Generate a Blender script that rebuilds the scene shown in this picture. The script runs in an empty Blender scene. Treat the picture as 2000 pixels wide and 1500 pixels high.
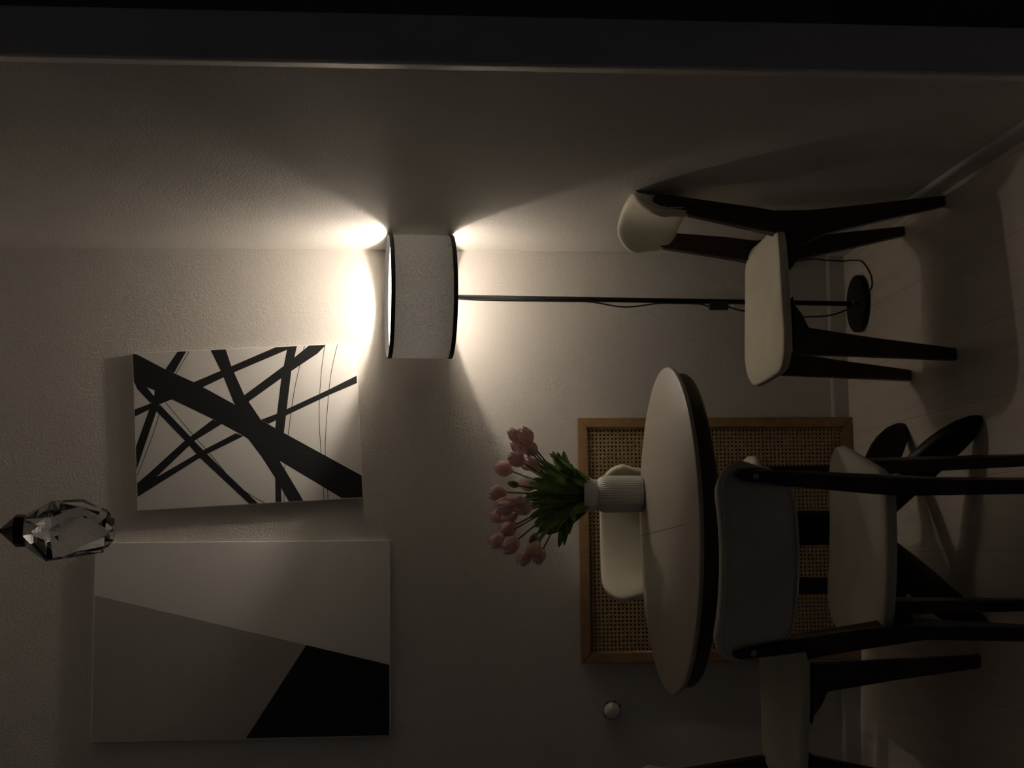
import bpy, bmesh, math, random
from mathutils import Vector, Matrix, Euler
C = bpy.context.scene.collection
SC = bpy.context.scene
PI = math.pi

# ---------------------------------------------------------------- camera, world, exposure
CAM_H = 1.531
PITCH, YAW = -0.0906867, 0.114735
fw = Vector((math.sin(YAW) * math.cos(PITCH), math.cos(YAW) * math.cos(PITCH), math.sin(PITCH)))
rt = Vector((math.cos(YAW), -math.sin(YAW), 0.0))
up = rt.cross(fw)
cam_data = bpy.data.cameras.new('camera')
cam = bpy.data.objects.new('camera', cam_data)
C.objects.link(cam)
ax, ay, az = -up, rt, -fw                       # the phone is held on its side: frame-up is world-right
cam.matrix_world = Matrix(((ax.x, ay.x, az.x, 0), (ax.y, ay.y, az.y, 0), (ax.z, ay.z, az.z, CAM_H), (0, 0, 0, 1)))
cam_data.sensor_width = 36.0
cam_data.sensor_fit = 'HORIZONTAL'
cam_data.lens = 36.0 * 2922.0 / 2000.0
cam_data.clip_start = 0.05
SC.camera = cam

world = bpy.data.worlds.new('night'); SC.world = world
world.use_nodes = True
world.node_tree.nodes['Background'].inputs[0].default_value = (0.46, 0.60, 1.0, 1)
world.node_tree.nodes['Background'].inputs[1].default_value = 0.030

SC.view_settings.view_transform = 'Standard'
SC.view_settings.look = 'None'
SC.view_settings.gamma = 1.0
SC.view_settings.use_curve_mapping = False
SC.view_settings.exposure = 0.0
BULB = 440.0                                     # emission of the lamp bulb

# ---------------------------------------------------------------- key sizes (metres)
W = 4.7325          # back wall
RW = 0.978          # right wall
RE = 2.885          # near end of the right wall
CEIL = 2.95

# ---------------------------------------------------------------- materials
def mat(name, col=(.5, .5, .5), rough=.6, metal=0.0, **kw):
    m = bpy.data.materials.new(name); m.use_nodes = True
    b = m.node_tree.nodes['Principled BSDF']
    b.inputs['Base Color'].default_value = (*col, 1)
    b.inputs['Roughness'].default_value = rough
    b.inputs['Metallic'].default_value = metal
    for k, v in kw.items():
        b.inputs[k.replace('_', ' ')].default_value = v
    return m
def nd(m, t, **kw):
    n = m.node_tree.nodes.new(t)
    for k, v in kw.items(): setattr(n, k, v)
    return n
def ln(m, a, b): m.node_tree.links.new(a, b)
def bsdf(m): return m.node_tree.nodes['Principled BSDF']
def coords(m, kind='Object', scale=(1, 1, 1)):
    tc = nd(m, 'ShaderNodeTexCoord'); mp = nd(m, 'ShaderNodeMapping')
    mp.inputs['Scale'].default_value = scale
    ln(m, tc.outputs[kind], mp.inputs['Vector'])
    return mp.outputs['Vector']
def add_bump(m, vec, scale, dist, strength=1.0, detail=3.0):
    n = nd(m, 'ShaderNodeTexNoise'); n.inputs['Scale'].default_value = scale; n.inputs['Detail'].default_value = detail
    ln(m, vec, n.inputs['Vector'])
    b = nd(m, 'ShaderNodeBump'); b.inputs['Distance'].default_value = dist; b.inputs['Strength'].default_value = strength
    ln(m, n.outputs['Fac'], b.inputs['Height'])
    ln(m, b.outputs['Normal'], bsdf(m).inputs['Normal'])
    return n, b
def ramp_color(m, fac, stops):
    r = nd(m, 'ShaderNodeValToRGB')
    els = r.color_ramp.elements
    while len(els) < len(stops): els.new(0.5)
    for e, (p, c) in zip(els, stops): e.position = p; e.color = (*c, 1)
    ln(m, fac, r.inputs['Fac']); ln(m, r.outputs['Color'], bsdf(m).inputs['Base Color'])
    return r

M = {}
m = M['wall'] = mat('wall_paint', (.69, .655, .605), .62, Diffuse_Roughness=.4)
add_bump(m, coords(m), 170, .0020, .8, 2.5)
m = M['ceiling'] = mat('ceiling_paint', (.84, .80, .745), .8)
M['bead'] = mat('corner_bead_paint', (.72, .69, .64), .38)
M['trim'] = mat('baseboard_paint', (.62, .60, .57), .5)
m = M['floor'] = mat('pale_wood_floor', (.6, .53, .46), .3)
def plank_floor(m):
    v = coords(m)
    sep = nd(m, 'ShaderNodeSeparateXYZ'); ln(m, v, sep.inputs[0])
    mp = nd(m, 'ShaderNodeCombineXYZ'); ln(m, sep.outputs['Y'], mp.inputs['X']); ln(m, sep.outputs['X'], mp.inputs['Y'])
    br = nd(m, 'ShaderNodeTexBrick'); br.offset = .37
    br.inputs['Scale'].default_value = 1.0; br.inputs['Brick Width'].default_value = 1.25; br.inputs['Row Height'].default_value = .19
    br.inputs['Mortar Size'].default_value = .0012; br.inputs['Mortar Smooth'].default_value = .4
    br.inputs['Color1'].default_value = (.78, .69, .60, 1); br.inputs['Color2'].default_value = (.84, .75, .655, 1); br.inputs['Mortar'].default_value = (.52, .45, .38, 1)
    ln(m, mp.outputs[0], br.inputs['Vector'])
    st = nd(m, 'ShaderNodeMapping'); st.inputs['Scale'].default_value = (14, 1.2, 1); ln(m, v, st.inputs['Vector'])
    n = nd(m, 'ShaderNodeTexNoise'); n.inputs['Scale'].default_value = 2.2; n.inputs['Detail'].default_value = 5; ln(m, st.outputs[0], n.inputs['Vector'])
    mr = nd(m, 'ShaderNodeMapRange'); mr.inputs['To Min'].default_value = .80; mr.inputs['To Max'].default_value = 1.16; ln(m, n.outputs['Fac'], mr.inputs['Value'])
    mx = nd(m, 'ShaderNodeMix', data_type='RGBA', blend_type='MULTIPLY'); mx.inputs['Factor'].default_value = 1
    ln(m, br.outputs['Color'], mx.inputs['A']); ln(m, mr.outputs['Result'], mx.inputs['B'])
    ln(m, mx.outputs['Result'], bsdf(m).inputs['Base Color'])
plank_floor(m)
M['hall_gloom'] = mat('painted_hall_gloom', (.025, .016, .011), .7)  # near-black colour stands in for the darkness of the unlit hall

def wood(name, c1, c2, rough=.45, sc=(40, 40, 3)):
    m = mat(name, c1, rough)
    v = coords(m, 'Object', sc)
    n = nd(m, 'ShaderNodeTexNoise'); n.inputs['Scale'].default_value = 1.0; n.inputs['Detail'].default_value = 6; n.inputs['Distortion'].default_value = .6
    ln(m, v, n.inputs['Vector']); ramp_color(m, n.outputs['Fac'], [(.3, c1), (.7, c2)])
    return m
M['walnut'] = wood('walnut', (.030, .014, .0075), (.055, .027, .014))
M['oak'] = wood('honey_oak', (.33, .19, .085), (.42, .26, .125), .5, (30, 30, 30))
def fabric(name, col, sc=900, d=.0006):
    m = mat(name, col, .92, Sheen_Weight=.25, Sheen_Roughness=.5)
    v = coords(m); n, b = add_bump(m, v, sc, d, .6, 2)
    n2 = nd(m, 'ShaderNodeTexNoise'); n2.inputs['Scale'].default_value = 9; n2.inputs['Detail'].default_value = 3; ln(m, v, n2.inputs['Vector'])
    ramp_color(m, n2.outputs['Fac'], [(.3, tuple(c * .9 for c in col)), (.75, tuple(min(1, c * 1.06) for c in col))])
    return m
M['cream'] = fabric('cream_fabric', (.74, .685, .535))
M['bolt'] = mat('steel_bolt', (.55, .54, .52), .3, 1.0)
m = M['tabletop'] = mat('pale_laminate', (.42, .375, .31), .42)
M['table_dark'] = mat('dark_table_edge', (.035, .026, .02), .45)
M['black_metal'] = mat('black_metal', (.005, .005, .005), .5, 0, Specular_IOR_Level=.3)
M['black_plastic'] = mat('black_plastic', (.011, .011, .011), .5)
M['cord'] = mat('black_cord', (.012, .012, .012), .55)
# lamp shade: grey woven cloth outside, white lining inside, a little light comes through
def shade_mat():
    m = mat('grey_shade_cloth', (.16, .155, .15), .9)
    v = coords(m, 'Object', (1, 1, 1))
    n = nd(m, 'ShaderNodeTexNoise'); n.inputs['Scale'].default_value = 420; n.inputs['Detail'].default_value = 2; ln(m, v, n.inputs['Vector'])
    ramp_color(m, n.outputs['Fac'], [(.3, (.10, .098, .095)), (.7, (.24, .235, .225))])
    return m
M['shade_out'] = shade_mat()
def lining_mat():
    m = bpy.data.materials.new('white_shade_lining'); m.use_nodes = True
    nt = m.node_tree; nt.nodes.remove(nt.nodes['Principled BSDF'])
    d = nd(m, 'ShaderNodeBsdfDiffuse'); d.inputs['Color'].default_value = (.82, .80, .75, 1)
    t = nd(m, 'ShaderNodeBsdfTranslucent'); t.inputs['Color'].default_value = (.75, .72, .66, 1)
    mx = nd(m, 'ShaderNodeMixShader'); mx.inputs[0].default_value = .05
    ln(m, d.outputs[0], mx.inputs[1]); ln(m, t.outputs[0], mx.inputs[2]); ln(m, mx.outputs[0], nt.nodes['Material Output'].inputs[0])
    return m
def cloth_shade():
    """one thin wall: lining colour seen from inside, grey weave from outside, faint transmission"""
    m = bpy.data.materials.new('grey_lampshade'); m.use_nodes = True
    nt = m.node_tree; nt.nodes.remove(nt.nodes['Principled BSDF'])
    g = nd(m, 'ShaderNodeNewGeometry')
    v = coords(m)
    n = nd(m, 'ShaderNodeTexNoise'); n.inputs['Scale'].default_value = 300; n.inputs['Detail'].default_value = 2; ln(m, v, n.inputs['Vector'])
    r = nd(m, 'ShaderNodeValToRGB'); r.color_ramp.elements[0].position = .3; r.color_ramp.elements[1].position = .72
    r.color_ramp.elements[0].color = (.125, .122, .115, 1); r.color_ramp.elements[1].color = (.225, .217, .203, 1)
    ln(m, n.outputs['Fac'], r.inputs['Fac'])
    cm = nd(m, 'ShaderNodeMix', data_type='RGBA')
    ln(m, g.outputs['Backfacing'], cm.inputs['Factor']); ln(m, r.outputs['Color'], cm.inputs['A']); cm.inputs['B'].default_value = (.95, .94, .90, 1)
    d = nd(m, 'ShaderNodeBsdfDiffuse'); ln(m, cm.outputs['Result'], d.inputs['Color'])
    t = nd(m, 'ShaderNodeBsdfTranslucent'); ln(m, r.outputs['Color'], t.inputs['Color'])
    mx = nd(m, 'ShaderNodeMixShader'); mx.inputs[0].default_value = SHADE_T
    ln(m, d.outputs[0], mx.inputs[1]); ln(m, t.outputs[0], mx.inputs[2]); ln(m, mx.outputs[0], nt.nodes['Material Output'].inputs[0])
    return m
SHADE_T = .085
M['shade'] = cloth_shade()
M['shade_trim'] = mat('black_shade_trim', (.010, .010, .010), .8)
def bulb_mat():
    m = bpy.data.materials.new('lit_bulb'); m.use_nodes = True
    nt = m.node_tree; nt.nodes.remove(nt.nodes['Principled BSDF'])
    e = nd(m, 'ShaderNodeEmission'); e.inputs[0].default_value = (1.0, .875, .75, 1); e.inputs[1].default_value = BULB
    ln(m, e.outputs[0], nt.nodes['Material Output'].inputs[0]); return m
M['bulb'] = bulb_mat()
M['bulb_body'] = mat('white_bulb_body', (.75, .74, .72), .5)
M['canvas_white'] = mat('white_canvas', (.80, .775, .73), .8); add_bump(M['canvas_white'], coords(M['canvas_white']), 900, .0002, .4)
M['canvas_grey'] = mat('warm_grey_paint', (.42, .39, .355), .8); add_bump(M['canvas_grey'], coords(M['canvas_grey']), 900, .0002, .4)
M['canvas_black'] = mat('black_paint', (.007, .007, .008), .8)
m = M['vase'] = mat('white_ceramic', (.66, .635, .60), .38)
M['stem'] = mat('tulip_stem', (.17, .23, .075), .5)
def leaf_mat():
    m = mat('tulip_leaf', (.03, .09, .02), .45)
    v = coords(m, 'Object'); n = nd(m, 'ShaderNodeTexNoise'); n.inputs['Scale'].default_value = 30; ln(m, v, n.inputs['Vector'])
    ramp_color(m, n.outputs['Fac'], [(.3, (.07, .14, .03)), (.75, (.18, .29, .075))]); return m
def translucent(m, f):
    """thin living tissue lets part of the light through"""
    nt = m.node_tree; out = nt.nodes['Material Output']; b = bsdf(m)
    t = nd(m, 'ShaderNodeBsdfTranslucent'); mx = nd(m, 'ShaderNodeMixShader'); mx.inputs[0].default_value = f
    src = b.inputs['Base Color'].links[0].from_socket
    ln(m, src, t.inputs['Color']); ln(m, b.outputs[0], mx.inputs[1]); ln(m, t.outputs[0], mx.inputs[2]); ln(m, mx.outputs[0], out.inputs[0])
    return m
M['leaf'] = translucent(leaf_mat(), .3)
def petal_mat(name, a, b):
    m = mat(name, a, .55, Subsurface_Weight=.0)
    v = coords(m, 'Object'); n = nd(m, 'ShaderNodeTexNoise'); n.inputs['Scale'].default_value = 60; n.inputs['Detail'].default_value = 4; ln(m, v, n.inputs['Vector'])
    ramp_color(m, n.outputs['Fac'], [(.3, a), (.72, b)]); return translucent(m, .42)
M['petal'] = petal_mat('pink_petal', (.80, .52, .52), (.94, .74, .72))
M['petal_pale'] = petal_mat('pale_petal', (.78, .58, .53), (.90, .76, .68))
M['petal_green'] = petal_mat('green_bud', (.30, .30, .13), (.50, .42, .24))
M['bronze'] = mat('dark_bronze', (.030, .022, .015), .35, .8)
M['crystal'] = mat('clear_crystal', (.84, .87, .90), .0, 0.0, Transmission_Weight=1.0, IOR=1.5)
M['knob_white'] = mat('white_knob', (.85, .81, .74), .4)
def cane_mat():
    m = mat('woven_cane', (.40, .27, .13), .55)
    v = coords(m, 'Object')
    sep = nd(m, 'ShaderNodeSeparateXYZ'); ln(m, v, sep.inputs[0])
    P_ = .0125
    def mth(op, a, b=None):
        n = nd(m, 'ShaderNodeMath', operation=op)
        for i, q in enumerate((a, b)):
            if q is None: continue
            if isinstance(q, (int, float)): n.inputs[i].default_value = q
            else: ln(m, q, n.inputs[i])
        return n.outputs[0]
    wob = nd(m, 'ShaderNodeTexNoise'); wob.inputs['Scale'].default_value = 55; ln(m, v, wob.inputs['Vector'])
    fx = mth('SUBTRACT', mth('FRACT', mth('DIVIDE', mth('ADD', sep.outputs['X'], 10), P_)), .5)
    fz = mth('SUBTRACT', mth('FRACT', mth('DIVIDE', mth('ADD', sep.outputs['Z'], 10), P_)), .5)
    d = mth('SQRT', mth('ADD', mth('MULTIPLY', fx, fx), mth('MULTIPLY', fz, fz)))
    d = mth('ADD', d, mth('MULTIPLY', mth('SUBTRACT', wob.outputs['Fac'], .5), .22))
    hole = mth('LESS_THAN', d, .235)
    n = nd(m, 'ShaderNodeTexNoise'); n.inputs['Scale'].default_value = 160; n.inputs['Detail'].default_value = 3; ln(m, v, n.inputs['Vector'])
    ramp_color(m, n.outputs['Fac'], [(.3, (.30, .20, .095)), (.7, (.50, .36, .19))])
    ln(m, mth('SUBTRACT', 1.0, hole), bsdf(m).inputs['Alpha'])
    bp = nd(m, 'ShaderNodeBump'); bp.inputs['Distance'].default_value = .0025; bp.inputs['Strength'].default_value = .8
    ln(m, d, bp.inputs['Height']); ln(m, bp.outputs['Normal'], bsdf(m).inputs['Normal'])
    return m
M['cane'] = cane_mat()
M['hole_shadow_sheet'] = mat('painted_hole_shadow', (.02, .014, .01), .9)  # dark colour stands in for the shadow inside the cane holes

# ---------------------------------------------------------------- mesh helpers
def obj(name, bm, m, parent=None, smooth=False, loc=None, rot=None):
    me = bpy.data.meshes.new(name)
    bmesh.ops.recalc_face_normals(bm, faces=bm.faces)
    bm.to_mesh(me); bm.free()
    if m is not None:
        for q in (m if isinstance(m, (list, tuple)) else [m]): me.materials.append(q)
    if smooth:
        for p in me.polygons: p.use_smooth = True
    o = bpy.data.objects.new(name, me); C.objects.link(o)
    if loc is not None: o.location = loc
    if rot is not None: o.rotation_euler = rot
    if parent is not None: o.parent = parent
    return o
def thing(name, label, cat, loc=(0, 0, 0), rotz=0, group=None):
    o = bpy.data.objects.new(name, None); C.objects.link(o)
    o.empty_display_size = .1
    o.location = loc; o.rotation_euler = (0, 0, rotz)
    o['label'] = label; o['category'] = cat
    if group: o['group'] = group
    return o
def struct(name, bm, m, label, smooth=False):
    o = obj(name, bm, m, None, smooth); o['kind'] = 'structure'; o['label'] = label; o['category'] = name.split('_')[0]; return o
def sharp(o, deg=35):
    for p in o.data.polygons: p.use_smooth = True
    o.data.set_sharp_from_angle(angle=math.radians(deg)); return o
def box(bm, x0, x1, y0, y1, z0, z1, bev=0, seg=2):
    r = bmesh.ops.create_cube(bm, size=1)
    vs = r['verts']
    for v in vs:
        v.co = Vector(((x0 + x1) / 2 + v.co.x * (x1 - x0), (y0 + y1) / 2 + v.co.y * (y1 - y0), (z0 + z1) / 2 + v.co.z * (z1 - z0)))
    if bev:
        es = list({e for v in vs for e in v.link_edges})
        bmesh.ops.bevel(bm, geom=es, offset=bev, segments=seg, profile=.6, affect='EDGES')
    return bm
def tube(bm, pts, r, n=10, cap=True):
    pts = [Vector(p) for p in pts]; rs = r if isinstance(r, (list, tuple)) else [r] * len(pts)
    t0 = (pts[1] - pts[0]).normalized()
    a = t0.orthogonal().normalized(); rings = []
    for i, p in enumerate(pts):
        t = (pts[min(i + 1, len(pts) - 1)] - pts[max(i - 1, 0)]).normalized()
        a = (a - t * a.dot(t)).normalized(); b = t.cross(a)
        rings.append([bm.verts.new(p + (a * math.cos(2 * PI * k / n) + b * math.sin(2 * PI * k / n)) * rs[i]) for k in range(n)])
    for i in range(len(rings) - 1):
        for k in range(n):
            bm.faces.new((rings[i][k], rings[i][(k + 1) % n], rings[i + 1][(k + 1) % n], rings[i + 1][k]))
    if cap: bm.faces.new(rings[0][::-1]); bm.faces.new(rings[-1])
    return bm
def spline(pts, n=8, closed=False):
    pts = [Vector(p) for p in pts]; out = []
    for i in range(len(pts) - 1):
        p0, p1, p2, p3 = pts[max(i - 1, 0)], pts[i], pts[i + 1], pts[min(i + 2, len(pts) - 1)]
        for k in range(n):
            t = k / n
            out.append(.5 * ((2 * p1) + (p2 - p0) * t + (2 * p0 - 5 * p1 + 4 * p2 - p3) * t * t + (3 * p1 - p0 - 3 * p2 + p3) * t ** 3))
    out.append(pts[-1]); return out
def lathe(bm, prof, n=48, sx=1, sy=1, close=False, rib=None):
    """prof: list of (radius, z); radius 0 makes a pole"""
    rings = []
    for r, z in prof:
        if r < 1e-6: rings.append([bm.verts.new((0, 0, z))]); continue
        ring = []
        for k in range(n):
            a = 2 * PI * k / n; rr = r * (1 + (rib(a, z) if rib else 0))
            ring.append(bm.verts.new((rr * math.cos(a) * sx, rr * math.sin(a) * sy, z)))
        rings.append(ring)
    for i in range(len(rings) - 1):
        A, B = rings[i], rings[i + 1]
        for k in range(n):
            k2 = (k + 1) % n
            if len(A) == 1: bm.faces.new((A[0], B[k2], B[k]))
            elif len(B) == 1: bm.faces.new((A[k], A[k2], B[0]))
            else: bm.faces.new((A[k], A[k2], B[k2], B[k]))
    if close:
        A, B = rings[-1], rings[0]
        for k in range(n): bm.faces.new((A[k], A[(k + 1) % n], B[(k + 1) % n], B[k]))
    return bm
def rounded_rect(hw0, hw1, y0, y1, r0, r1, n=8):
    """outline with half-widths hw0 at y0 and hw1 at y1, corner radii r0 / r1"""
    pts = []
    def arc(cx, cy, r, a0, a1):
        for k in range(n + 1):
            a = a0 + (a1 - a0) * k / n; pts.append((cx + r * math.cos(a), cy + r * math.sin(a)))
    arc(hw1 - r1, y1 - r1, r1, 0, PI / 2); arc(-hw1 + r1, y1 - r1, r1, PI / 2, PI)
    arc(-hw0 + r0, y0 + r0, r0, PI, 1.5 * PI); arc(hw0 - r0, y0 + r0, r0, 1.5 * PI, 2 * PI)
    return dense(pts, .02)
def dense(pts, step):
    out = []
    for i, p in enumerate(pts):
        q = pts[(i + 1) % len(pts)]; d = math.dist(p, q); k = max(1, int(d / step))
        for j in range(k): out.append((p[0] + (q[0] - p[0]) * j / k, p[1] + (q[1] - p[1]) * j / k))
    return out
def cushion(bm, outline, ht, hb, fn, cx=0, cy=0, p=5.0, rings=9):
    """padded slab: puffs ht above and hb below a flat outline, then fn(x, y, h) bends it"""
    n = len(outline); N = rings
    def layer(sgn, h):
        ls = []
        for k in range(1, N):
            s = k / N
            phi = s * PI / 2
            r = math.sin(phi) ** (2 / p); hh = sgn * h * math.cos(phi) ** (2 / p)
            ls.append([bm.verts.new(fn(cx + (x - cx) * r, cy + (y - cy) * r, hh)) for x, y in outline])
        c = bm.verts.new(fn(cx, cy, sgn * h))
        return c, ls
    rim = [bm.verts.new(fn(x, y, 0)) for x, y in outline]
    for sgn, h in ((1, ht), (-1, hb)):
        c, ls = layer(sgn, h); ls = ls + [rim]
        for k in range(n): bm.faces.new((c, ls[0][k], ls[0][(k + 1) % n]))
        for i in range(len(ls) - 1):
            for k in range(n): bm.faces.new((ls[i][k], ls[i][(k + 1) % n], ls[i + 1][(k + 1) % n], ls[i + 1][k]))
    return bm
def prism(bm, poly, fn0, fn1):
    """side-profile plate: poly of (y, z); fn0 / fn1 map to the two faces"""
    A = [bm.verts.new(fn0(y, z)) for y, z in poly]; B = [bm.verts.new(fn1(y, z)) for y, z in poly]
    n = len(poly)
    bm.faces.new(A); bm.faces.new(B[::-1])
    for k in range(n): bm.faces.new((A[k], B[k], B[(k + 1) % n], A[(k + 1) % n]))
    return bm
def dup(root, loc, rotz, label, group=None):
    r = root.copy(); C.objects.link(r); r.location = loc; r.rotation_euler = (0, 0, rotz); r['label'] = label
    if group: r['group'] = group
    for ch in list(root.children):
        c = ch.copy(); C.objects.link(c); c.parent = r
        for g in list(ch.children):
            d = g.copy(); C.objects.link(d); d.parent = c
    return r
# painted shapes and bloom positions, in metres
ABS_P = [[(0.2448, 0.3493), (0.2408, 0.3331), (0.1892, 0.2469), (0.1444, 0.1604), (0.0732, 0.0459), (0.017, -0.0382), (-0.0296, -0.1117), (-0.1751, -0.3481), (-0.2457, -0.3513), (-0.2422, -0.2801), (-0.1163, -0.0947), (-0.0319, 0.0147), (0.0245, 0.1052), (0.0938, 0.2304), (0.0842, 0.2615), (0.0883, 0.2986), (0.1305, 0.3345), (0.156, 0.3499)], [(-0.006, 0.038), (-0.0201, -0.0589), (-0.1185, -0.0946), (-0.1716, -0.1234), (-0.2452, -0.1609), (-0.2435, -0.1158), (-0.1714, -0.0791), (-0.0998, -0.0378), (-0.0439, -0.0003)], [(0.2444, -0.1333), (0.2444, -0.1625), (0.1657, -0.1416), (-0.0317, -0.1094), (-0.1163, -0.0947), (-0.2458, -0.0936), (-0.2448, -0.0751), (-0.169, -0.077), (-0.0124, -0.0836), (0.1446, -0.1094)], [(0.2435, 0.1059), (0.2436, 0.0593), (0.1884, 0.0437), (0.0961, 0.0074), (0.0169, -0.0404), (0.0148, 0.0062), (0.0752, 0.0414), (0.1625, 0.0713)], [(0.0684, 0.3483), (0.0838, 0.2988), (0.1453, 0.1603), (0.1893, 0.0436), (0.243, -0.0966), (0.2456, -0.137), (0.2323, -0.1297), (0.1698, 0.0355), (0.1273, 0.1345), (0.0841, 0.2593), (0.046, 0.3472)], [(0.244, -0.1997), (0.2446, -0.2536), (0.2163, -0.2253), (0.1656, -0.1425), (0.0751, -0.0051), (0.0747, 0.0304), (0.0961, 0.0074), (0.1869, -0.1255)], [(0.1405, -0.3491), (0.1168, -0.3488), (0.0848, -0.2597), (0.0263, -0.1208), (0.0022, -0.0642), (0.016, -0.0404), (0.0324, -0.0899), (0.0968, -0.2468)], [(0.2438, 0.2076), (0.2439, 0.1811), (0.1767, 0.2209), (0.1892, 0.2469)], [(0.0838, 0.2988), (0.0776, 0.2639), (0.0692, 0.2751), (-0.0011, 0.3015), (-0.119, 0.3455), (-0.0478, 0.3454), (0.0572, 0.304)], [(0.0753, 0.264), (-0.0677, 0.1417), (-0.1428, 0.0742), (-0.2461, -0.0208), (-0.2455, 0.0056), (-0.0917, 0.1513), (-0.0287, 0.2017), (0.0628, 0.2819), (0.0883, 0.2986)], [(-0.1611, 0.3447), (-0.13, 0.3058), (-0.0421, 0.2022), (0.0246, 0.1074), (0.0097, 0.0793), (-0.0395, 0.167), (-0.1361, 0.2755), (-0.1691, 0.3201)], [(-0.2031, 0.3451), (-0.1611, 0.3447), (-0.1406, 0.2756), (-0.0719, 0.1462), (-0.0217, 0.0386), (-0.0319, 0.0147), (-0.0878, 0.1424)]]
ABS_W = [[(0.1358, 0.3058), (0.1248, 0.2821), (0.1069, 0.2848)]]
ABS_L = [[(0.2422, 0.1723), (0.172, 0.2167)], [(0.0859, 0.2504), (-0.0028, 0.1833), (-0.0869, 0.116), (-0.1754, 0.049), (-0.2184, -0.0021), (-0.2438, -0.0429)], [(0.0554, 0.269), (-0.0281, 0.2981), (-0.1368, 0.3439)], [(0.2433, -0.1862), (0.1063, -0.1488), (-0.0236, -0.1253), (-0.1483, -0.1066), (-0.2441, -0.1017)], [(0.2403, -0.2489), (0.1475, -0.2334), (0.0256, -0.222), (-0.1008, -0.2221), (-0.2421, -0.2245)], [(0.2443, -0.2896), (0.137, -0.2621), (-0.0207, -0.2414), (-0.1105, -0.235), (-0.2429, -0.2378)]]
BLOOMS = [(0.339, 4.25, 1.134, 0.85), (0.337, 4.222, 1.106, 1.15), (0.31, 4.283, 1.119, 1.1), (0.303, 4.233, 1.092, 1), (0.27, 4.214, 1.133, 1.1), (0.26, 4.284, 1.08, 1), (0.255, 4.393, 1.154, 1.2), (0.257, 4.368, 1.094, 0.5), (0.206, 4.361, 1.087, 1), (0.202, 4.247, 1.141, 0.6), (0.18, 4.313, 1.18, 1.2), (0.149, 4.258, 1.168, 0.9), (0.134, 4.236, 1.165, 1.1), (0.154, 4.222, 1.13, 0.8), (0.137, 4.245, 1.113, 1.2), (0.117, 4.395, 1.171, 1.05), (0.112, 4.374, 1.143, 0.95), (0.079, 4.369, 1.145, 1.2), (0.045, 4.368, 1.177, 1.15), (0.03, 4.241, 1.15, 1.25), (0.05, 4.265, 1.083, 0.6), (0.019, 4.332, 1.076, 1.15), (-0.004, 4.354, 1.099, 1), (-0.001, 4.379, 1.054, 0.9), (0.128, 4.385, 1.032, 0.7)]
LEAVES = [(0.294, 4.207, 1.032), (0.298, 4.311, 1.006), (0.302, 4.324, 0.986), (0.276, 4.291, 1.05), (0.238, 4.226, 1.07), (0.221, 4.285, 1.079), (0.203, 4.208, 1.101), (0.177, 4.377, 1.093), (0.141, 4.363, 1.079), (0.108, 4.3, 1.093), (0.09, 4.25, 1.084), (0.072, 4.372, 1.057), (0.065, 4.304, 1.016), (0.022, 4.366, 0.999), (0.027, 4.36, 0.984), (0.059, 4.292, 0.978), (0.261, 4.273, 0.969), (0.257, 4.31, 1.044), (0.193, 4.276, 1.077), (0.153, 4.222, 1.076), (0.097, 4.251, 1.053), (0.076, 4.353, 1.024), (0.243, 4.199, 0.964), (0.091, 4.199, 0.974)]

# ---------------------------------------------------------------- room shell
LX, FY, HX = -3.2, -3.0, 2.1
struct('floor', box(bmesh.new(), LX, HX, FY, W + .1, -.06, 0), M['floor'], 'pale wood plank floor of the dining corner')
struct('wall_back', box(bmesh.new(), LX, HX, W, W + .1, 0, CEIL), M['wall'], 'pale textured back wall behind the table')
def right_wall():
    bm = bmesh.new(); t = .096
    box(bm, RW, RW + t, RE + .012, W, 0, CEIL); return bm
struct('wall_right', right_wall(), M['wall'], 'pale textured right wall behind the floor lamp')
def bead():
    bm = bmesh.new(); t = .096
    poly = [(RW, RE + .05), (RW - .0045, RE + .010), (RW - .004, RE + .004), (RW, RE), (RW + t, RE), (RW + t + .003, RE + .008), (RW + t, RE + .012), (RW + .004, RE + .012), (RW + .004, RE + .05)]
    A = [bm.verts.new((x, y, .0)) for x, y in poly]; B = [bm.verts.new((x, y, CEIL)) for x, y in poly]
    bm.faces.new(A); bm.faces.new(B[::-1])
    for k in range(len(poly)): bm.faces.new((A[k], B[k], B[(k + 1) % len(poly)], A[(k + 1) % len(poly)]))
    return bm
struct('trim_1', bead(), M['bead'], 'smooth corner bead closing the near end of the right wall')
struct('wall_left', box(bmesh.new(), LX - .1, LX, FY, W + .1, 0, CEIL), M['wall'], 'pale wall on the left, out of the picture')
struct('wall_far', box(bmesh.new(), HX, HX + .1, FY, W + .1, 0, CEIL), M['hall_gloom'], 'hall wall beyond the end of the right wall, coloured dark for missing light')
struct('ceiling', box(bmesh.new(), LX - .1, HX + .1, FY, W + .1, CEIL, CEIL + .08), M['ceiling'], 'pale ceiling above the table')
def skirting_profile(h=.056, t=.012):
    return [(0, 0), (t, 0), (t, h - .008), (t - .003, h - .002), (t - .007, h), (0, h)]
def skirting_back():
    bm = bmesh.new()
    prism(bm, skirting_profile(), lambda y, z: (LX, W - y, z), lambda y, z: (RW - .0005, W - y, z)); return bm
def skirting_right():
    bm = bmesh.new()
    prism(bm, skirting_profile(), lambda y, z: (RW - y, RE + .052, z), lambda y, z: (RW - y, W - .0125, z)); return bm
struct('baseboard_back', skirting_back(), M['trim'], 'low white baseboard along the back wall')
struct('baseboard_right', skirting_right(), M['trim'], 'low white baseboard along the right wall')

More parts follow.
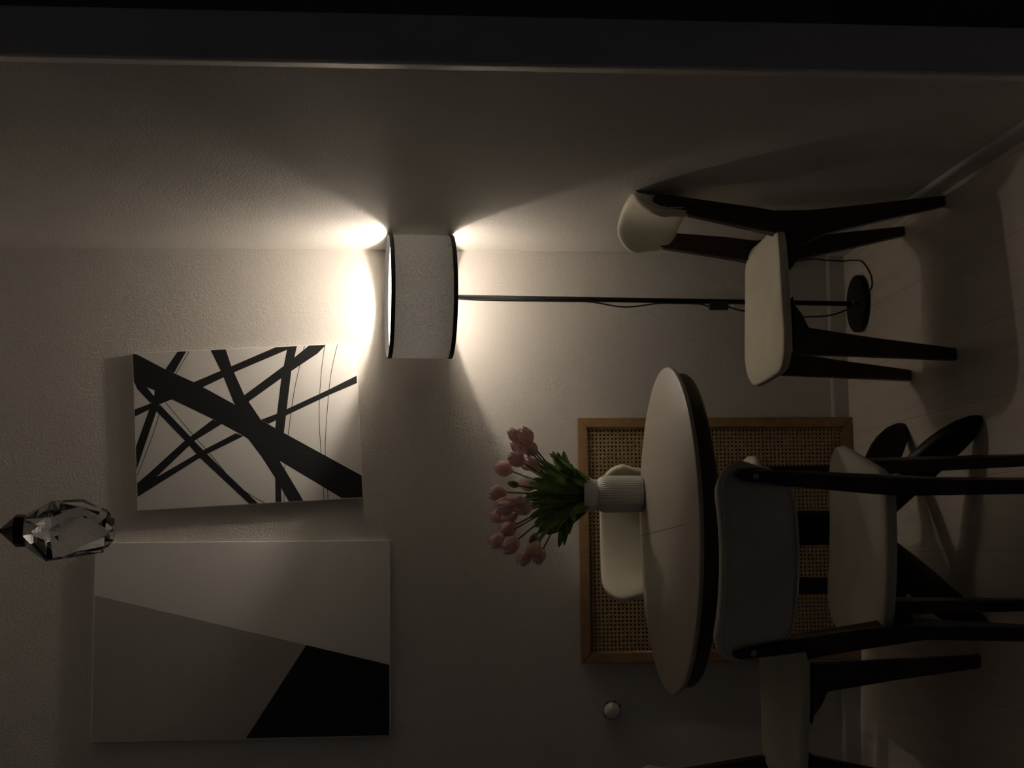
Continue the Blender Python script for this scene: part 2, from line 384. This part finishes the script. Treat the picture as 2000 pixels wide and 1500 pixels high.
# ---------------------------------------------------------------- floor lamp
def floor_lamp():
    bx, by = .781, 4.560
    sx, sy, sz = .786, 4.500, 1.398           # shade centre
    R, H = .187, .098
    t = thing('floor_lamp', 'black floor lamp with a grey drum shade, lit, in the corner', 'floor lamp', (bx, by, 0))
    bm = bmesh.new(); lathe(bm, [(0, 0), (.088, 0), (.0905, .003), (.0905, .017), (.088, .020), (0, .021)], 56)
    sharp(obj('base', bm, M['black_metal'], t))
    L = lambda x, y, z: (x - bx, y - by, z)
    top = L(sx, sy, sz + .01)
    bm = bmesh.new(); lathe(bm, [(0, .020), (.011, .020), (.011, .028), (.0085, .030), (0, .030)], 20)
    sharp(obj('collar', bm, M['bolt'], t))['label'] = 'steel collar at the foot of the pole'
    mid = L(bx + (sx - bx) * .93, by + (sy - by) * .93, 1.29)
    bm = bmesh.new(); tube(bm, [(0, 0, .02), mid], .0078, 14); pole = obj('pole', bm, M['black_metal'], t, True)
    bm = bmesh.new(); tube(bm, [mid, L(sx, sy, 1.33)], .0062, 12)
    tube(bm, [L(sx, sy, 1.315), L(sx, sy, 1.352)], .0165, 16)
    obj('socket', bm, M['black_plastic'], t, True)
    # bulb: lit dome on an opaque lower body
    bz, br, bh = 1.397, .021, .025
    prof = []
    for k in range(0, 15):
        a = math.radians(-24) + (PI / 2 + math.radians(24)) * k / 14
        prof.append((br * math.cos(a) if k < 14 else 0, bz + (bh if a > 0 else br) * math.sin(a)))
    bm = bmesh.new(); lathe(bm, [(0, prof[0][1])] + prof, 20)
    dome = obj('bulb', bm, M['bulb'], t, True, loc=L(sx, sy, 0))
    bm = bmesh.new(); lathe(bm, [(0, prof[0][1] - .0006), (.0192, prof[0][1] - .0006), (.0200, prof[0][1] - .004), (.0195, 1.372), (.0175, 1.356), (.0145, 1.345), (.0135, 1.330), (0, 1.330)], 24)
    bb = obj('bulb_body', bm, M['bulb_body'], dome, True); bb['label'] = 'opaque white lower body of the bulb'
    # shade: a drum wall, open at both ends
    def drum(z0, z1, r, n=96):
        bm = bmesh.new(); rr = []
        for z in (z0, z1): rr.append([bm.verts.new((r * math.cos(2 * PI * k / n), r * math.sin(2 * PI * k / n), z)) for k in range(n)])
        for k in range(n): bm.faces.new((rr[0][k], rr[0][(k + 1) % n], rr[1][(k + 1) % n], rr[1][k]))
        return bm
    bm = drum(-H + .002, H - .002, R)
    me = bpy.data.meshes.new('lamp_shade'); bm.to_mesh(me); bm.free(); me.materials.append(M['shade'])
    for p in me.polygons: p.use_smooth = True
    sh = bpy.data.objects.new('lamp_shade', me); C.objects.link(sh); sh.location = L(sx, sy, sz); sh.parent = t; sh.rotation_euler.x = math.radians(2.8)
    for z in (-H, H - .0125):
        bm = bmesh.new(); lathe(bm, [(R - .0012, z), (R + .0016, z), (R + .0016, z + .0125), (R - .0012, z + .0125)], 96, close=True)
        o = obj('shade_trim', bm, M['shade_trim'], sh); sharp(o); o['label'] = 'black binding along the rim of the shade'
    # spider carrying the shade
    bm = bmesh.new()
    for k in range(3):
        a = 2 * PI * k / 3 + 1.35
        tube(bm, [L(sx + .017 * math.cos(a), sy + .017 * math.sin(a), 1.335), L(sx + (R - .002) * math.cos(a), sy + (R - .002) * math.sin(a), sz - H + .012)], .0016, 8)
    obj('shade_support', bm, M['black_metal'], t, True)
    # cord with switch, taped along the pole, then across the floor to the wall
    P_ = lambda z, off, fy=-.012: (lambda f: (bx + (sx - bx) * f - bx + off, (sy - by) * f + fy, z))(z / 1.387)
    cd = [P_(1.28, -.006), P_(1.20, -.010), P_(.95, -.009), P_(.87, -.010), P_(.765, -.024), P_(.66, -.011), P_(.60, -.010), P_(.53, -.011), P_(.50, -.018)]
    cd2 = [P_(.435, -.018), P_(.38, -.032), P_(.24, -.046), P_(.12, -.042), P_(.05, -.02), (.004, -.02, .0235), (.0, -.06, .023), (.012, -.096, .016), (.035, -.115, .0035), (.075, -.105, .0030), (.130, -.030, .0030), (.155, .075, .0030), (.167, .146, .004)]
    cd2 += [(.170, .152, .06), (.176, .158, .10), (.168, .160, .16), (.158, .1635, .23)]
    bm = bmesh.new(); tube(bm, spline(cd, 6), .0024, 8); tube(bm, spline(cd2, 8), .0024, 8)
    obj('cord', bm, M['cord'], t, True)
    bm = bmesh.new(); p = P_(.467, -.016, -.012); box(bm, p[0] - .013, p[0] + .013, p[1] - .011, p[1] + .011, .438, .497, .003)
    sharp(obj('switch', bm, M['black_plastic'], t))
    # wall plug hidden behind the chair
    bm = bmesh.new(); box(bm, .140, .176, .148, .1695, .23, .275, .004); sharp(obj('plug', bm, M['black_plastic'], t))
    return t
floor_lamp()

# ---------------------------------------------------------------- dining chairs
def make_chair(label):
    t = thing('dining_chair', label, 'chair', group='dining chairs')
    def xw(z):                                   # sideways position of the rear leg / post centre at height z
        if z < .45: return .158 - .008 * z / .45
        return .150 + .036 * (z - .45) / .36
    def xf(z): return .172 - .010 * z / .43
    # seat
    out = rounded_rect(.185, .212, -.158, .240, .07, .095, 10)
    def seat_fn(x, y, h):
        s = x / .2
        z = .452 + h + .008 * s * s + .006 * max(0, y - .10) * 0
        z -= .010 * math.exp(-((y + .02) / .12) ** 2) * (1 - min(1, s * s))
        return (x, y, z)
    bm = bmesh.new(); cushion(bm, out, .020, .018, seat_fn, 0, .04, 4.5)
    obj('seat', bm, M['cream'], t, True)
    # backrest
    bo = rounded_rect(.196, .206, -.084, .084, .070, .066, 10)
    bo = [(x, y - .002 * math.cos(min(1, abs(x) / .2) * PI)) for x, y in bo]
    TL = .15
    def back_fn(x, y, h):
        yy = -.245 + .083 * (abs(x) / .205) ** 2.6
        nx, ny = -2.6 * .083 / .205 * math.copysign((abs(x) / .205) ** 1.6, x), 1.0
        l = math.hypot(nx, ny)
        return (x + nx / l * h, yy + ny / l * h - TL * y * math.cos(.15), .759 + y + TL * h)
    bm = bmesh.new(); cushion(bm, bo, .018, .012, back_fn, 0, 0, 5.0)
    b = obj('backrest', bm, M['cream'], t, True)
    bm = bmesh.new(); n = len(bo)
    ring = [Vector(back_fn(x * .955, y * .90, -.0122)) for x, y in bo]
    tube(bm, ring + [ring[0]], .0016, 6, False)
    obj('piping', bm, M['cream'], b, True)
    # legs: each rear leg runs on as the post of the backrest
    rear = [(-.208, 0), (-.132, .325), (-.100, .395), (-.062, .410), (-.030, .432), (-.125, .4335), (-.131, .495), (-.168, .700), (-.190, .775), (-.196, .792), (-.206, .803), (-.217, .802), (-.226, .790), (-.215, .70), (-.197, .52), (-.186, .447), (-.197, .33), (-.236, 0)]
    front = [(.217, 0), (.203, .33), (.200, .4335), (.045, .4335), (.068, .430), (.097, .410), (.131, .395), (.158, .22), (.186, 0)]
    for sgn in (-1, 1):
        bm = bmesh.new()
        tk = lambda z: (.0165 - .003 * abs(z - .43) / .43) * (1 if z < .772 else max(.35, math.sqrt(max(0, 1 - ((z - .772) / .034) ** 2))))
        prism(bm, rear, lambda y, z: (sgn * (xw(z) - tk(z)), y, z), lambda y, z: (sgn * (xw(z) + tk(z)), y, z))
        bmesh.ops.triangulate(bm, faces=[f for f in bm.faces if len(f.verts) > 4])
        leg = obj('leg', bm, M['walnut'], t); bev(leg, .0035)
        bm = bmesh.new()
        prism(bm, front, lambda y, z: (sgn * (xf(z) - tk(z)), y, z), lambda y, z: (sgn * (xf(z) + tk(z)), y, z))
        bmesh.ops.triangulate(bm, faces=[f for f in bm.faces if len(f.verts) > 4])
        leg2 = obj('leg', bm, M['walnut'], t); bev(leg2, .0035)
        # bolt through the post into the backrest
        bm = bmesh.new()
        zc = .762; xc = sgn * xw(zc); yc = -.2235
        A = Matrix.Translation((xc, yc, zc)) @ Matrix.Rotation(PI / 2 + .115, 4, 'X')
        lathe(bm, [(0, .0), (.0035, 0), (.0035, .0022), (.0055, .0032), (.0066, .0016), (.0066, -.004), (0, -.004)], 18)
        bmesh.ops.transform(bm, matrix=A, verts=bm.verts)
        o = obj('bolt', bm, M['bolt'], t, True); o['label'] = 'steel bolt head on the back post'
    # small angled blocks bracing each leg under the seat
    for yc, x0 in ((-.118, .140), (.150, .150)):
        for sgn in (-1, 1):
            bm = bmesh.new()
            poly = [(sgn * x0, .4345), (sgn * x0, .392), (sgn * (x0 - .012), .394), (sgn * (x0 - .048), .4345)]
            prism(bm, poly, lambda x, z: (x, yc - .012, z), lambda x, z: (x, yc + .012, z))
            obj('corner_block', bm, M['walnut'], t)
    return t
def bev(o, w):
    md = o.modifiers.new('bevel', 'BEVEL'); md.width = w; md.segments = 2; md.limit_method = 'ANGLE'; md.angle_limit = math.radians(40)
    for p in o.data.polygons: p.use_smooth = True
    o.data.set_sharp_from_angle(angle=math.radians(50))

chair = make_chair('cream dining chair in the corner, in front of the floor lamp')
def place(o, x, y, fx, fy):
    o.location = (x, y, 0); o.rotation_euler = (0, 0, math.atan2(-fx, fy))
place(chair, .712, 3.995, -1, -.044)
for label, x, y, fx, fy in (
    ('dining chair seen from behind, tucked under the near side of the table', .0107, 3.236, .155, .988),
    ('cream dining chair behind the table, in front of the cane panel', .065, 4.345, .0, -1),
    ('dining chair under the big canvas, partly cut off by the picture edge', -.451, 3.948, .9875, -.158)):
    c = dup(chair, (0, 0, 0), 0, label); place(c, x, y, fx, fy)

# ---------------------------------------------------------------- round table
def table():
    tx, ty = .066, 3.952
    t = thing('round_table', 'round dining table with pale top and black splayed feet', 'table', (tx, ty, 0))
    RX, RY, H = .433, .410, .760
    def disc(prof, n=128):
        return lathe(bmesh.new(), prof, n, 1.0, RY / RX)
    top = disc([(0, H), (RX - .006, H), (RX - .002, H - .0015), (RX, H - .005), (RX, H - .009), (RX - .003, H - .012), (0, H - .012)])
    sharp(obj('tabletop', top, M['tabletop'], t), 50)
    rim = disc([(0, H - .0121), (RX - .008, H - .0121), (RX - .016, H - .0135), (RX - .018, H - .018), (RX - .018, H - .046), (RX - .024, H - .054), (RX - .034, H - .057), (0, H - .057)])
    sharp(obj('edge_band', rim, M['table_dark'], t), 40)['label'] = 'dark band under the pale top'
    sub = disc([(0, H - .057), (.335, H - .057), (.335, H - .068), (.328, H - .076), (.31, H - .078), (0, H - .078)])
    sharp(obj('under_frame', sub, M['table_dark'], t), 40)
    bm = bmesh.new(); box(bm, -.0009, .0009, -.245, RY - .012, H - .001, H + .0002)
    o = obj('seam', bm, M['table_dark'], t, rot=(0, 0, .03)); o['label'] = 'thin dark seam across the top'
    bm = bmesh.new(); lathe(bm, [(0, H - .078), (.11, H - .078), (.11, H - .085), (.058, H - .12), (.050, H - .17), (.046, .34), (.046, .26), (.050, .235), (.046, .19), (0, .188)], 40)
    sharp(obj('column', bm, M['black_metal'], t), 40)
    for ang in (-48, 42, 132, 227):
        a = math.radians(ang)
        bm = bmesh.new()
        # arched foot: out from the column, over and down to the floor
        prof = [(.020, .245, .190), (.080, .232, .150), (.140, .207, .112), (.200, .180, .078), (.260, .156, .048), (.310, .126, .020), (.345, .100, .004), (.378, .066, 0), (.398, .034, 0), (.405, .016, .002)]
        sec = []
        for i, (r, zt, zb) in enumerate(prof):
            wv = .026 if i < 5 else (.025, .023, .020, .014, .006)[i - 5]
            zc, hh = (zt + zb) / 2, (zt - zb) / 2
            ring = []
            for k in range(14):
                b_ = 2 * PI * k / 14
                cs, sn = math.cos(b_), math.sin(b_)
                u = wv * math.copysign(abs(cs) ** .6, cs); v = hh * math.copysign(abs(sn) ** .6, sn)
                ring.append(bm.verts.new((r, u, max(0.0, zc + v))))
            sec.append(ring)
        for i in range(len(sec) - 1):
            for k in range(14): bm.faces.new((sec[i][k], sec[i][(k + 1) % 14], sec[i + 1][(k + 1) % 14], sec[i + 1][k]))
        bm.faces.new(sec[0]); bm.faces.new(sec[-1][::-1])
        o = obj('foot', bm, M['black_metal'], t, True, rot=(0, 0, a)); sharp(o, 60)
    return t
table()

# ---------------------------------------------------------------- vase and tulips
VX, VY, VZ = .174, 4.303, .7602
def vase():
    t = thing('ribbed_vase', 'white ribbed ceramic vase with a pinched neck on the table', 'vase', (VX, VY, VZ))
    ctrl = [(.045, 0), (.0505, .003), (.0525, .010), (.0530, .06), (.0530, .104), (.0518, .116), (.0470, .126), (.0420, .133), (.0424, .139), (.0462, .150), (.0503, .160), (.0525, .169), (.0525, .177)]
    prof = [(0, 0)]
    pts = spline([(r, 0, z) for r, z in ctrl], 4)
    prof += [(p.x, p.z) for p in pts]
    top = prof[-1]
    inner = [(r - .004, z) for r, z in reversed(prof[6:])]
    prof += [(top[0] - .002, top[1] + .001)] + inner + [(0, .012)]
    def rib(a, z):
        return .024 * (abs(math.sin(a * 24)) - .5) if z > .004 else 0
    bm = bmesh.new(); lathe(bm, prof, 288, rib=rib)
    sharp(obj('body', bm, M['vase'], t), 60)
vase()

random.seed(11)
def petal(bm, M4, R, Hh, span, flare, tip):
    nu, nv = 8, 6; grid = []
    for i in range(nu + 1):
        u = i / nu; row = []
        rad = R * (math.sin(PI * (.07 + .84 * u)) ** .7) * (1 + flare * u * u)
        wdt = span * (math.sin(PI * min(1, .12 + .62 * u)) if u < .62 else math.cos((u - .62) / .38 * PI / 2) ** .6 * 1.0)
        for j in range(nv + 1):
            v = 2 * j / nv - 1
            a = v * wdt
            edge = 1 + .05 * v * v
            row.append(bm.verts.new(M4 @ Vector((rad * edge * math.cos(a), rad * edge * math.sin(a), Hh * (u + tip * u * u * (1 - abs(v)) * .15)))))
        grid.append(row)
    for i in range(nu):
        for j in range(nv): bm.faces.new((grid[i][j], grid[i][j + 1], grid[i + 1][j + 1], grid[i + 1][j]))
def lance(bm, pts, wmax, nrm):
    """long pointed leaf along pts, folded along its middle"""
    pts = spline(pts, 5); n = len(pts); rows = []
    for i, p in enumerate(pts):
        t = (pts[min(i + 1, n - 1)] - pts[max(i - 1, 0)]).normalized()
        s = t.cross(nrm).normalized(); q = s.cross(t)
        f = i / (n - 1); w = wmax * (math.sin(PI * min(1, .10 + .9 * f ** .8)) ** .7) if i < n - 1 else .0004
        rows.append([bm.verts.new(p + s * w + q * w * .45), bm.verts.new(p + s * w * .5 + q * w * .12), bm.verts.new(p), bm.verts.new(p - s * w * .5 + q * w * .12), bm.verts.new(p - s * w + q * w * .45)])
    for i in range(n - 1):
        for k in range(4): bm.faces.new((rows[i][k], rows[i][k + 1], rows[i + 1][k + 1], rows[i + 1][k]))
TULIP_LABELS = [
 'pink tulip at the lamp end of the bouquet, one of the outermost pair, uppermost',
 'large pink tulip at the lamp end of the bouquet, lowest of the outermost pair',
 'pink tulip tucked behind the outermost pair on the lamp side',
 'small pale pink tulip drooping lowest in the lamp-side cluster',
 'pink tulip between the lamp-side cluster and the lone high bloom',
 'dusky pink tulip low above the leaves on the lamp side',
 'lone pink tulip high on the lamp side, facing the small slim bud',
 'tiny slim pale bud between two lamp-side tulips',
 'pale pink tulip low in the middle, just over the leaves',
 'slim green-tinged bud standing beside the tallest tulip',
 'tallest pink tulip, long bloom at the top of the bouquet',
 'dark pink tulip right beside the tallest one, half hidden',
 'pink tulip in the middle of the upper row next to the tallest',
 'small pink tulip in the middle, above the pale round one',
 'pale round tulip in the middle, close to the leaves',
 'pink tulip at the top of the canvas-side upper cluster',
 'dark pink tulip low in the canvas-side upper cluster',
 'mauve pink tulip just outside the canvas-side upper cluster',
 'tall pink tulip on the canvas side, highest of that side',
 'large mauve tulip hanging beside the tall one on the canvas side',
 'slim green bud on a curved stem on the canvas side',
 'pale pink tulip on the canvas side next to the slim green bud',
 'pink tulip farthest from the lamp, its bloom turned outward',
 'small pink tulip drooping lowest on the canvas side',
 'green unopened bud in front of the dark leaves']
GREEN = {9: 'petal_green', 20: 'petal_green', 24: 'petal_green', 7: 'petal_pale', 8: 'petal_pale', 14: 'petal_pale', 3: 'petal_pale', 21: 'petal_pale'}
def tulips():
    mouth = Vector((VX, VY, VZ + .178))
    leaf_i = 0
    for i, (x, y, z, s) in enumerate(BLOOMS):
        b = Vector((x, y, z)); d = b - mouth
        t = thing('tulip', TULIP_LABELS[i], 'flower', (VX, VY, VZ + .02), 0, 'tulips in the ribbed vase')
        o0 = Vector((VX, VY, VZ + .02))
        hh = .046 * (.80 + .2 * s) * (1.05 if s > .7 else .8); rr = .0185 * s if s > .7 else .011 * s / .65
        lean = Vector((d.x, d.y, 0)); ln_ = lean.length
        axis = Vector((d.x * 1.25 + random.uniform(-.03, .03), d.y * 1.2, max(.06, d.z * 1.1 - ln_ * .10))).normalized()
        foot = b - axis * hh * .5
        mo = mouth + Vector((d.x * .16, d.y * .16, 0)); mo.x = VX + max(-.034, min(.034, mo.x - VX)); mo.y = VY + max(-.034, min(.034, mo.y - VY))
        st = Vector((VX - d.x * .08, VY - d.y * .08, VZ + .03))
        mid = mo.lerp(foot, .5) + Vector((-d.x * .06, -d.y * .06, .012))
        bm = bmesh.new(); tube(bm, [p - o0 for p in spline([st, mo, mid, foot], 6)], .0026, 8)
        obj('stem', bm, M['stem'], t, True)
        bm = bmesh.new()
        q = axis.to_track_quat('Z', 'Y').to_matrix().to_4x4()
        M4 = Matrix.Translation(foot - o0) @ q
        a0 = random.random() * 6
        fl = random.uniform(-.05, .16) if s > .7 else -.25
        for k in range(3): petal(bm, M4 @ Matrix.Rotation(a0 + k * 2 * PI / 3, 4, 'Z'), rr * .94, hh, 1.12, fl - .05, 1)
        for k in range(3): petal(bm, M4 @ Matrix.Rotation(a0 + PI / 3 + k * 2 * PI / 3, 4, 'Z'), rr * 1.04, hh * .97, 1.05, fl, 1)
        lathe_b = [(0, -.0005), (rr * .35, .0005), (rr * .55, .003)]
        ob = obj('bloom', bm, M[GREEN.get(i, 'petal')], t, True)
        pass
        if i < len(LEAVES):
            bm = bmesh.new()
            lx, ly, lz = LEAVES[i]; tip = Vector((lx, ly, lz)); dd = tip - mouth
            root = mouth + Vector((max(-.036, min(.036, dd.x * .3)), max(-.036, min(.036, dd.y * .3)), -.02))
            mid = root.lerp(tip, .55) + Vector((-dd.x * .08, -dd.y * .08, .018))
            nrm = Vector((random.uniform(-.4, .4), -1, random.uniform(.1, .7))).normalized()
            lance(bm, [root - o0, mid - o0, tip - o0], random.uniform(.011, .016), nrm)
            obj('leaf', bm, M['leaf'], t, True)
            bm = bmesh.new()
            tip2 = mouth.lerp(b, random.uniform(.55, .78)) + Vector((random.uniform(-.02, .02), random.uniform(-.05, .03), random.uniform(-.02, .01)))
            root2 = mo + Vector((0, 0, -.02)); mid2 = root2.lerp(tip2, .5) + Vector((random.uniform(-.012, .012), -.012, .008))
            nrm = Vector((random.uniform(-.5, .5), -1, random.uniform(-.2, .6))).normalized()
            lance(bm, [root2 - o0, mid2 - o0, tip2 - o0], random.uniform(.011, .017), nrm)
            obj('leaf', bm, M['leaf'], t, True)
tulips()

# ---------------------------------------------------------------- cane panel leaning on the back wall
def cane_panel():
    x0, x1, H = -.337, .433, .892
    t = thing('cane_panel', 'oak framed woven cane panel leaning against the back wall', 'panel', ((x0 + x1) / 2, 4.686, 0))
    hw = (x1 - x0) / 2; fwid = .031; d = .020
    lean = -.018
    sh = lambda bm: bmesh.ops.transform(bm, matrix=Matrix.Rotation(lean, 4, 'X'), verts=bm.verts)
    def stile(poly):
        bm = bmesh.new()
        prism(bm, poly, lambda x, z: (x, 0, z), lambda x, z: (x, d, z))
        bmesh.ops.bevel(bm, geom=list(bm.edges), offset=.0018, segments=2, affect='EDGES'); sh(bm); return bm
    f = fwid
    g = .0004
    for nm, poly in (('frame_rail', [(-hw + g, H), (-hw + f + g, H - f), (hw - f - g, H - f), (hw - g, H)]), ('frame_rail', [(-hw + g, 0), (hw - g, 0), (hw - f - g, f), (-hw + f + g, f)]),
                     ('frame_stile', [(-hw, g), (-hw + f, f + g), (-hw + f, H - f - g), (-hw, H - g)]), ('frame_stile', [(hw, g), (hw, H - g), (hw - f, H - f - g), (hw - f, f + g)])):
        o = obj(nm, stile(poly), M['oak'], t); sharp(o, 40)
    bm = bmesh.new(); box(bm, -hw + f - .004, hw - f + .004, .0095, .0110, f - .004, H - f + .004); sh(bm)
    obj('cane_webbing', bm, M['cane'], t)
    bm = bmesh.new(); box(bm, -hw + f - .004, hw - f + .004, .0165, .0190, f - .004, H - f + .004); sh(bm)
    obj('hole_shadow_sheet', bm, M['hole_shadow_sheet'], t)  # sheet added behind the webbing so its holes look shadowed
    # slim inner bead pinning the webbing
    bm = bmesh.new()
    i0 = f; r = .003
    for a, b in (((-hw + i0, i0), (hw - i0, i0)), ((hw - i0, i0), (hw - i0, H - i0)), ((hw - i0, H - i0), (-hw + i0, H - i0)), ((-hw + i0, H - i0), (-hw + i0, i0))):
        tube(bm, [(a[0], .008, a[1]), (b[0], .008, b[1])], r, 8)
    sh(bm); obj('inner_bead', bm, M['oak'], t, True)
cane_panel()

# ---------------------------------------------------------------- canvases on the back wall
CT = .022
def flat_poly(bm, pts, y, mi):
    vs = [bm.verts.new((x, y, z)) for x, z in pts]
    es = [bm.edges.new((vs[i], vs[(i + 1) % len(vs)])) for i in range(len(vs))]
    r = bmesh.ops.triangle_fill(bm, edges=es, use_beauty=True, use_dissolve=False)
    for f in [g for g in r['geom'] if isinstance(g, bmesh.types.BMFace)]:
        f.material_index = mi
def paint_obj(name, polys, y, m, parent, hw, hh):
    bm = bmesh.new()
    for pts in polys:
        flat_poly(bm, [(max(-hw, min(hw, a)), max(-hh, min(hh, b))) for a, b in pts], y, 0)
    for f in bm.faces:
        if f.normal.y > 0: f.normal_flip()
    me = bpy.data.meshes.new(name); bm.to_mesh(me); bm.free(); me.materials.append(m)
    o = bpy.data.objects.new(name, me); C.objects.link(o); o.parent = parent
    return o
def abstract():
    cx, cz = .412, 1.929; hw, hh = .2456, .3475
    t = thing('canvas_painting', 'canvas painting of crossing black strokes on white, hung crooked', 'painting', (cx, W - .0005, cz))
    t.rotation_euler = (0, -math.radians(2.85), 0)
    bm = bmesh.new(); box(bm, -hw, hw, -CT, 0, -hh, hh, .0035, 3); sharp(obj('canvas', bm, M['canvas_white'], t))
    polys = [p for p in ABS_P]
    for k, p in enumerate(polys):
        pass
    # every stroke lies a hair above the one painted before it
    bmx = []
    for k, p in enumerate(polys):
        bmx.append((p, -CT - .00012 - .00004 * k))
    hw -= .0025; hh -= .0025
    bm = bmesh.new()
    for p, y in bmx:
        flat_poly(bm, [(max(-hw, min(hw, a)), max(-hh, min(hh, b))) for a, b in p], y, 0)
    for line in ABS_L:
        wv = .0009
        pts = [Vector((a, 0, b)) for a, b in line]; pts = spline(pts, 5); n = len(pts); L_, R_ = [], []
        for i, p in enumerate(pts):
            tdir = (pts[min(i + 1, n - 1)] - pts[max(i - 1, 0)]).normalized(); s = Vector((-tdir.z, 0, tdir.x))
            cl = lambda v: (max(-hw, min(hw, v.x)), max(-hh, min(hh, v.z)))
            L_.append(bm.verts.new((cl(p + s * wv)[0], -CT - .0002, cl(p + s * wv)[1]))); R_.append(bm.verts.new((cl(p - s * wv)[0], -CT - .0002, cl(p - s * wv)[1])))
        for i in range(n - 1): bm.faces.new((L_[i], L_[i + 1], R_[i + 1], R_[i]))
    o = obj('black_strokes', bm, M['canvas_black'], t); o['label'] = 'wide and thin black painted strokes'
    paint_obj('white_patch', ABS_W, -CT - .0008, M['canvas_white'], t, hw, hh)
abstract()
def big_canvas():
    cx, cz = -.2475, 1.938; hw, hh = .3005, .4515
    t = thing('canvas_painting', 'large canvas of plain white, grey and black angular fields', 'painting', (cx, W - .0005, cz))
    bm = bmesh.new(); box(bm, -hw, hw, -CT, 0, -hh, hh, .0035, 3); sharp(obj('canvas', bm, M['canvas_white'], t))
    e = .0032
    A = (-.107 - cx, hh - e); B = (-.267 - cx, 1.745 - cz); D = (-.331 - cx, -hh + e); E = (-hw + e, 1.926 - cz)
    paint_obj('grey_field', [[(-hw + e, hh - e), A, B, E]], -CT - .0002, M['canvas_grey'], t, hw, hh)['label'] = 'warm grey painted field'
    paint_obj('black_field', [[B, D, (-hw + e, -hh + e), E]], -CT - .0002, M['canvas_black'], t, hw, hh)['label'] = 'black painted wedge'
big_canvas()

# ---------------------------------------------------------------- crystal pendant
def pendant():
    px_, py_ = .070, 3.60
    t = thing('pendant_light', 'faceted clear crystal pendant with dark bronze cap, unlit', 'pendant light', (px_, py_, CEIL))
    Z = lambda z: z - CEIL
    rnd = random.Random(5)
    bm = bmesh.new()
    rings = [(2.344, .040, 6, .10, 0), (2.285, .078, 6, .45, .004), (2.228, .074, 5, .1, .006), (2.160, .053, 5, .5, .004), (2.143, .024, 4, .2, 0)]
    for z, r, n, ph, jit in rings:
        for k in range(n):
            a = 2 * PI * k / n + ph + rnd.uniform(-.12, .12)
            bm.verts.new((r * math.cos(a), r * math.sin(a), Z(z + rnd.uniform(-jit, jit) * 2.2)))
    r = bmesh.ops.convex_hull(bm, input=bm.verts)
    bmesh.ops.dissolve_limit(bm, angle_limit=math.radians(4), verts=bm.verts, edges=bm.edges)
    obj('crystal', bm, M['crystal'], t)
    bm = bmesh.new(); lathe(bm, [(0, Z(2.3445)), (.036, Z(2.3445)), (.038, Z(2.350)), (.038, Z(2.368)), (.034, Z(2.372)), (.012, Z(2.396)), (.009, Z(2.400)), (0, Z(2.400))], 10)
    obj('cap', bm, M['bronze'], t)
    bm = bmesh.new(); tube(bm, [(0, 0, Z(2.396)), (0, 0, -.02)], .006, 12); obj('rod', bm, M['bronze'], t, True)
    bm = bmesh.new(); lathe(bm, [(0, 0), (.06, 0), (.06, -.012), (.052, -.022), (0, -.025)], 36); sharp(obj('canopy', bm, M['bronze'], t))
pendant()

# ---------------------------------------------------------------- round white knob on the back wall
def knob():
    t = thing('wall_knob', 'small round white knob with thin dark prongs on the back wall', 'knob', (-.4835, W, .797))
    bm = bmesh.new(); prof = [(0, .024)]
    lathe(bm, [(0, .046), (.008, .0448), (.015, .0412), (.0205, .0358), (.0245, .0285), (.0262, .021), (.0255, .013), (.022, .006), (.017, 0), (0, 0)], 40)
    bmesh.ops.transform(bm, matrix=Matrix.Rotation(PI / 2, 4, 'X'), verts=bm.verts)
    obj('ball', bm, M['knob_white'], t, True)
    bm = bmesh.new()
    ring = [(.0272 * math.cos(2 * PI * k / 40), -.018, .0272 * math.sin(2 * PI * k / 40)) for k in range(41)]
    tube(bm, ring, .0013, 8, False)
    for a in (math.radians(35), math.radians(-18), math.radians(-60), math.radians(125)):
        tube(bm, [(.0268 * math.cos(a), -.018, .0268 * math.sin(a)), (.0268 * math.cos(a), -.024, .0268 * math.sin(a)), (.0305 * math.cos(a), -.028, .0305 * math.sin(a))], [.0024, .0024, .0018], 8)
    obj('prongs', bm, M['black_metal'], t, True)['label'] = 'thin dark ring with short prongs'
knob()
